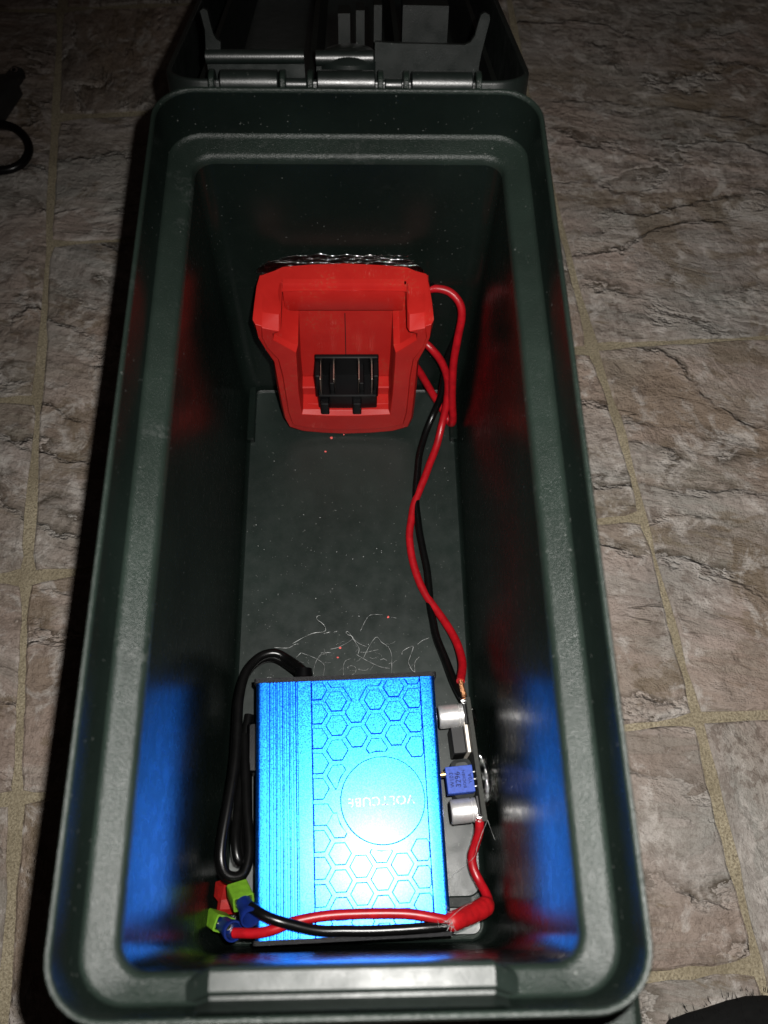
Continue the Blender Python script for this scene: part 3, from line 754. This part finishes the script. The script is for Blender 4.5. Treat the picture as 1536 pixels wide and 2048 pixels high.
b1 += Pz([(866, 830, 12), (848, 872, 8.5), (837, 925, 7.5), (832, 980, 7), (836, 1045, 7), (848, 1110, 7), (858, 1170, 7), (863, 1225, 7.5), (874, 1278, 10), (892, 1324, 14), (910, 1366, 19), (926, 1396, 24)])
tag(tube('input_wire', b1, WR * .97, 'black_gloss', seg=14), 'black wire running along the box floor from the red adapter to the circuit board', 'wire')
r2 = Pz([(959, 1640, 26), (958, 1664, 24), (951, 1688, 21), (944, 1712, 19), (947, 1736, 18), (959, 1762, 18), (971, 1786, 20), (976, 1806, 23), (962, 1822, 28), (930, 1834, 33), (900, 1840, 36)])
r2 += Pz([(872, 1837, 37.2), (820, 1829, 37.4), (760, 1827, 37.4), (700, 1829, 37.4), (640, 1833, 37.5), (590, 1844, 37.6), (548, 1858, 37.2), (510, 1866, 35.0), (468, 1867, 32)])
rw2 = tube('output_wire', r2, WR, 'red_wire', seg=14)
tag(rw2, 'red wire from the circuit board through a heat-shrink sleeve and across the blue case', 'wire')
hs = Pz([(979, 1806, 24), (962, 1818, 27), (938, 1829, 31), (912, 1840, 35), (892, 1847, 37)])
path = catmull(hs, 8)
V, Fc = tube_vf(path, lambda t: (3.35 - .3 * t + .07 * math.sin(t * 17) * math.sin(t * 41)) * (.62 + .38 * min(1, t * 9, (1 - t) * 9)), 18)
o = sharp(mesh('heat_shrink', V, Fc, 'heat_shrink', None, True), 50); adopt(rw2, o)
b2 = Pz([(925, 1846, 33), (898, 1851, 36), (860, 1856, 37.0), (810, 1860, 37.0), (750, 1863, 37.0), (690, 1863, 37.2), (640, 1861, 38), (595, 1853, 39.6), (558, 1842, 40.8), (528, 1829, 40.6), (500, 1812, 38)])
tag(tube('output_wire', b2, WR * 1.02, 'black_gloss', seg=14), 'black wire lying across the front end of the blue case to a blue crimp', 'wire')

# ------------------------------------------------------------------ crimp terminals and the red connector block at the front left
def crimp(p_end, p_in, up, label):
    """p_end: mouth of the sleeve, p_in: where it meets the green housing"""
    d = (p_in - p_end).normalized(); e = empty('spade_terminal', (p_in.x, p_in.y, 5), label, 'terminal')
    prof_ = [(3.35, 0), (3.45, .5), (3.2, 2.2), (2.7, 4.5), (2.6, 8)]
    loops = lathe(prof_, p_end, d, 24)
    inner = lathe([(2.75, -.02), (2.3, 2.0), (2.0, 4)], p_end, d, 24)
    nP = 24
    V = loops[0] + inner[0]; Fc = [f for f in loops[1] if len(f) == 4] + [tuple(k + len(loops[0]) for k in f) for f in inner[1] if len(f) == 4]
    oo = len(loops[0]); Fc += [(k, (k + 1) % nP, oo + (k + 1) % nP, oo + k) for k in range(nP)]
    o = sharp(mesh('sleeve', V, Fc, 'blue_nylon', None, True), 40); adopt(e, o)
    s = d.cross(up).normalized(); u = s.cross(d).normalized()
    fr_ = Matrix(((s.x, u.x, d.x), (s.y, u.y, d.y), (s.z, u.z, d.z)))
    def loc(vf): return [p_in + fr_ @ Vector(v) for v in vf[0]], vf[1]
    ho = [rr(-3.5, 3.5, -2.7, 2.7, .7, z, 3) for z in (-.8, 6.5)]; hi = [rr(-2.9, 2.9, -2.1, 2.1, .5, z, 3) for z in (-.8, 3)]
    V, Fc = loft([ho[1], ho[0], hi[0], hi[1]], True, True)
    V, Fc = loc((V, Fc)); o = sharp(mesh('housing', V, Fc, 'lime', None, True), 40); adopt(e, o)
    cl = []
    for k in range(15):
        a = math.radians(-150 + 300 * k / 14); cl.append(Vector((2.6 * math.sin(a) * (1.1 if k % 2 else 1), 1.6 * math.cos(a), 0)))
    a = [p + Vector((0, 0, -1.6)) for p in cl]; b = [p + Vector((0, 0, 2.6)) for p in cl]
    a2 = [p * .82 + Vector((0, 0, -1.6)) for p in cl]; b2_ = [p * .82 + Vector((0, 0, 2.6)) for p in cl]
    V, Fc = loc(loft([b, a, a2, b2_], closed=False)); o = sharp(mesh('metal_clip', V, Fc, 'steel', None, True), 40); adopt(e, o)
    return e
crimp(hz(467, 1863, 32.0), hz(446, 1848, 25.5), Vector((.6, .5, .6)), 'lime green spade terminal with blue crimp sleeve on the red wire')
crimp(hz(502, 1837, 39.0), hz(486, 1802, 33), Vector((.15, .5, 1)), 'lime green spade terminal with blue crimp sleeve on the black wire')
pts = [(431, 1764, 20), (445, 1759, 23), (478, 1766, 21), (482, 1795, 17), (470, 1828, 17), (432, 1830, 18), (436, 1803, 19), (428, 1793, 22)]
a = [hz(*p) for p in pts]; b = [Vector((p.x, p.y, 5)) for p in a]
c_ = sum(a, Vector()) / len(a); a2 = [c_ + (p - c_) * .7 + Vector((0, 0, -2.5)) for p in a]
V, Fc = loft([b, a, a2], True, True)
blk = tag(mesh('connector_block', V, Fc, 'red_block'), 'red plastic connector block beneath the two lime green terminals', 'connector')
# ------------------------------------------------------------------ glue threads, swarf, dust
rnd = random.Random(11)
allv = []
def strand(px_pts, r=.11):
    P = [hz(x, y, 5.1 + (z if z else .1)) for x, y, z in px_pts]
    allv.append(tube_vf(catmull(P, 6), lambda t: .48 * r * (1.0 + .6 * math.sin(t * 31)), 5))
Z6 = lambda L: [(460 + x / 3.84, 1200 + y / 3.84, z) for x, y, z in L]
for L, r in (([(340, 365, 1), (445, 368, 1), (500, 340, 2), (530, 338, 1)], .16), ([(480, 335, 2), (560, 290, 3), (640, 255, 4), (715, 245, 4), (735, 225, 5), (715, 185, 6), (670, 150, 6), (670, 125, 6), (695, 120, 6)], .17),
          ([(720, 258, 2), (770, 245, 2)], .18), ([(795, 250, 1), (825, 238, 1)], .12), ([(770, 378, 1), (845, 358, 2), (945, 295, 4), (905, 265, 5), (890, 250, 5), (905, 243, 5), (925, 265, 5), (960, 320, 4), (990, 370, 3), (985, 410, 2), (975, 420, 1)], .15),
          ([(945, 295, 4), (985, 330, 3), (1050, 360, 2)], .12), ([(1000, 400, 2), (1050, 400, 2), (1140, 380, 1)], .12), ([(1025, 445, 1), (1075, 345, 4), (1125, 285, 6), (1165, 325, 5), (1215, 360, 4), (1240, 420, 4), (1242, 500, 6), (1240, 570, 8)], .14),
          ([(970, 418, 1), (1060, 470, 2), (1160, 515, 4), (1225, 525, 6)], .14), ([(1000, 240, 0), (1040, 160, 1), (1080, 115, 2), (1170, 112, 1)], .11), ([(1240, 130, 1), (1280, 140, 0)], .09),
          ([(1320, 420, 2), (1330, 390, 3), (1405, 355, 4), (1385, 430, 4), (1370, 480, 5), (1395, 530, 7)], .16), ([(1455, 435, 4), (1420, 480, 5), (1420, 570, 8)], .15), ([(1440, 340, 1), (1480, 310, 2), (1530, 290, 2)], .15), ([(1380, 515, 6), (1405, 545, 7), (1440, 560, 8)], .22),
          ([(510, 440, 2), (545, 405, 3)], .2), ([(545, 405, 3), (640, 440, 3), (700, 475, 4), (725, 510, 5), (715, 580, 8)], .11), ([(640, 570, 8), (650, 500, 5), (690, 425, 3), (740, 412, 2)], .11), ([(700, 405, 1), (775, 402, 1)], .12),
          ([(870, 580, 8), (870, 510, 5), (890, 465, 4), (930, 450, 3)], .12), ([(900, 520, 5), (930, 505, 4), (965, 520, 5), (960, 560, 6), (920, 580, 7)], .12), ([(985, 535, 5), (1040, 540, 4), (1065, 525, 3)], .13), ([(1155, 460, 3), (1180, 452, 3), (1205, 465, 3)], .15), ([(1220, 490, 5), (1238, 485, 5), (1243, 520, 6)], .14),
          ([(430, 445, 12), (470, 500, 12), (450, 520, 12)], .14), ([(450, 425, 13), (480, 440, 13)], .25), ([(270, 620, 8), (290, 595, 9), (318, 600, 9), (315, 630, 9), (285, 632, 8)], .12)):
    strand(Z6(L), r)
for k in range(18):                                          # finer loose threads
    x, y = rnd.uniform(600, 850), rnd.uniform(1285, 1352); a = rnd.uniform(0, 6.28); L = []
    for j in range(5): L.append((x, y, rnd.uniform(.2, 3))); a += rnd.uniform(-.9, .9); x += 5 * math.cos(a); y += 4 * math.sin(a)
    strand(L, rnd.uniform(.05, .09))
for k in range(9):                                           # tuft by the heat shrink
    x, y, z = 893 + rnd.uniform(-10, 10), 1838 + rnd.uniform(-20, 20), 36
    strand([(x, y, z), (x + rnd.uniform(-6, 6), y + rnd.uniform(-8, 8), z + 1), (x + rnd.uniform(-10, 10), y + rnd.uniform(-12, 12), z + rnd.uniform(-1, 1)), (x + rnd.uniform(-12, 12), y + rnd.uniform(-14, 14), z)], .10)
for L in ([(900, 1755, 30), (925, 1735, 27), (948, 1714, 23), (956, 1690, 26), (966, 1660, 27)], [(952, 1700, 24), (962, 1672, 26), (975, 1640, 26)], [(890, 1845, 38), (925, 1815, 37), (945, 1805, 35)],
          [(905, 1852, 37), (914, 1864, 36), (920, 1862, 34)], [(975, 1640, 22), (990, 1680, 18), (996, 1690, 16), (985, 1700, 14)]): strand(L, .09)
V, Fc = join(*allv)
tag(mesh('glue_threads', V, Fc, 'glue_strand', None, True), 'tangle of fine pale glue threads strewn behind the blue case', 'glue threads', None, 'stuff')
def lump(c, r, seed):
    rn = random.Random(seed); bm = bmesh.new(); bmesh.ops.create_icosphere(bm, subdivisions=1, radius=1)
    V = [c + Vector((v.co.x * r * rn.uniform(.6, 1.3), v.co.y * r * rn.uniform(.5, 1.2), v.co.z * r * .5)) for v in bm.verts]
    Fc = [tuple(v.index for v in f.verts) for f in bm.faces]; bm.free(); return V, Fc
for i, (x, y, r) in enumerate(((663, 876, .7), (651, 903, .55), (688, 869, .35), (680, 1296, .6), (676, 1315, .5), (776, 1234, .5), (504, 789, .9), (507, 783, .6))):
    V, Fc = lump(hz(x, y, 5.2 + r * .3), r, i)
    o = mesh('plastic_crumb', V, Fc, 'crumb')
    if y < 800: tag(o, 'tiny pinkish red crumb of plastic in the back corner of the box', 'crumb', 'crumbs in the back corner')
    elif y < 1000: tag(o, 'tiny pinkish red crumb of plastic in front of the red adapter', 'crumb', 'crumbs in front of the adapter')
    else: tag(o, 'tiny pinkish red crumb of plastic among the glue threads', 'crumb', 'crumbs among the glue threads')
dv = []
for k in range(85):
    x, y = rnd.uniform(-43, 43), rnd.uniform(-30, 90)
    dv.append(lump(Vector((x, y, 5.12)), rnd.choice([.07, .08, .1, .12, .2]), k))
tag(mesh('dust', *join(*dv), 'glue_strand'), 'pale dust specks scattered over the box floor panel', 'dust', None, 'stuff')
sv = []                                                      # nicks on the rim
# ------------------------------------------------------------------ things on the floor around the box
c1 = [hz(-60, 262, 3.2), hz(-20, 250, 3.2), hz(5, 250, 3.2), hz(32, 258, 3.2), hz(52, 278, 3.2), hz(58, 300, 3.2), hz(48, 322, 3.2), hz(28, 336, 3.2), hz(0, 342, 3.2), hz(-40, 345, 3.2), hz(-90, 352, 3.2)]
tag(tube('cable_loop', c1, 2.3, 'black_gloss', seg=14), 'black cable bent into a loop on the stone floor', 'cable')
pl_ = empty('plug', (-190, 310, 0), 'black plug with a small hole in its tip lying on the stone floor', 'plug')
q0, q1 = hz(32, 132, 8), hz(-30, 215, 8)
d = (q1 - q0).normalized(); s = Vector((-d.y, d.x, 0)); up = Vector((0, 0, 1))
def pv(a, b, z): return Vector((q0.x, q0.y, 0)) + d * a + s * b + up * z
loops = []
for a, hwid, z1 in ((-1.5, 2.6, 6.0), (-.5, 3.4, 7), (7, 3.6, 7.6), (10, 6.0, 9.0), (12, 8.2, 11), (36, 9.2, 12), (42, 7, 10)):
    loops.append([pv(a, p.x, .3 + p.y) for p in rr(-hwid, hwid, 0, z1, min(1.6, hwid * .5), 0, 3)])
o = sharp(mesh('plug_body', *loft(loops, True, True), 'plug', None, True), 40); adopt(pl_, o)
V, Fc = lathe([(1.5, 0), (1.9, .05), (1.9, .5), (1.5, .55)], pv(2.6, 0, 7.1), up, 18)
o = sharp(mesh('eyelet', V, Fc, 'steel', None, True), 40); adopt(pl_, o)
V, Fc = lathe([(1.2, 0), (1.2, .3)], pv(2.6, 0, 7.5), up, 14)
o = mesh('hole', V, Fc, 'black_plastic'); adopt(pl_, o)
# black fleece at the lower right
cl = empty('fleece_garment', hz(1500, 2040, 0), 'fold of fuzzy black fleece lying on the stone floor beside the box', 'garment')
C0 = hz(1500, 1993, 4) + Vector((-22, -11, 0)); loopsF = []
NX, NY = 40, 24
V, Fc = [], []
gx0, gx1, gy0, gy1 = C0.x - 34, C0.x + 90, C0.y - 90, C0.y + 20
for j in range(NY + 1):
    for i in range(NX + 1):
        a = i / NX * 2 * math.pi; t = j / NY
        rad = Vector((46 * math.cos(a), 44 * math.sin(a), 0)) * (math.sin(t * math.pi / 2))
        jit = 1 + .08 * noise.noise(Vector((math.cos(a) * 2, math.sin(a) * 2, t))) + .03 * noise.noise(Vector((math.cos(a) * 9, math.sin(a) * 9, t * 4)))
        V.append(Vector((C0.x + 22, C0.y - 33, 0)) + rad * jit + Vector((0, 0, 26 * math.cos(t * math.pi / 2) * (1 + .1 * noise.noise(Vector((rad.x * .08, rad.y * .08, 0)))) - .4)))
for j in range(NY):
    for i in range(NX):
        a = j * (NX + 1) + i; Fc.append((a, a + 1, a + NX + 2, a + NX + 1))
o = mesh('fold', V, Fc, 'cloth', None, True); adopt(cl, o)
fz = []
for k in range(2200):
    v = V[rnd.randrange(len(V) // 3, len(V))] + Vector((rnd.uniform(-2, 2), rnd.uniform(-2, 2), 0))
    c = Vector((C0.x + 22, C0.y - 33, 0)); dd = (v - c).normalized() + Vector((rnd.uniform(-.7, .7), rnd.uniform(-.7, .7), rnd.uniform(-.2, .6)))
    q = v + dd * rnd.uniform(.8, 2.2); t = dd.cross(Vector((0, 0, 1))).normalized() * .14
    fz.append(([v - t, v + t, q], [(0, 1, 2)]))
o = mesh('fuzz', *join(*fz), 'cloth'); o['kind'] = 'stuff'; adopt(cl, o)
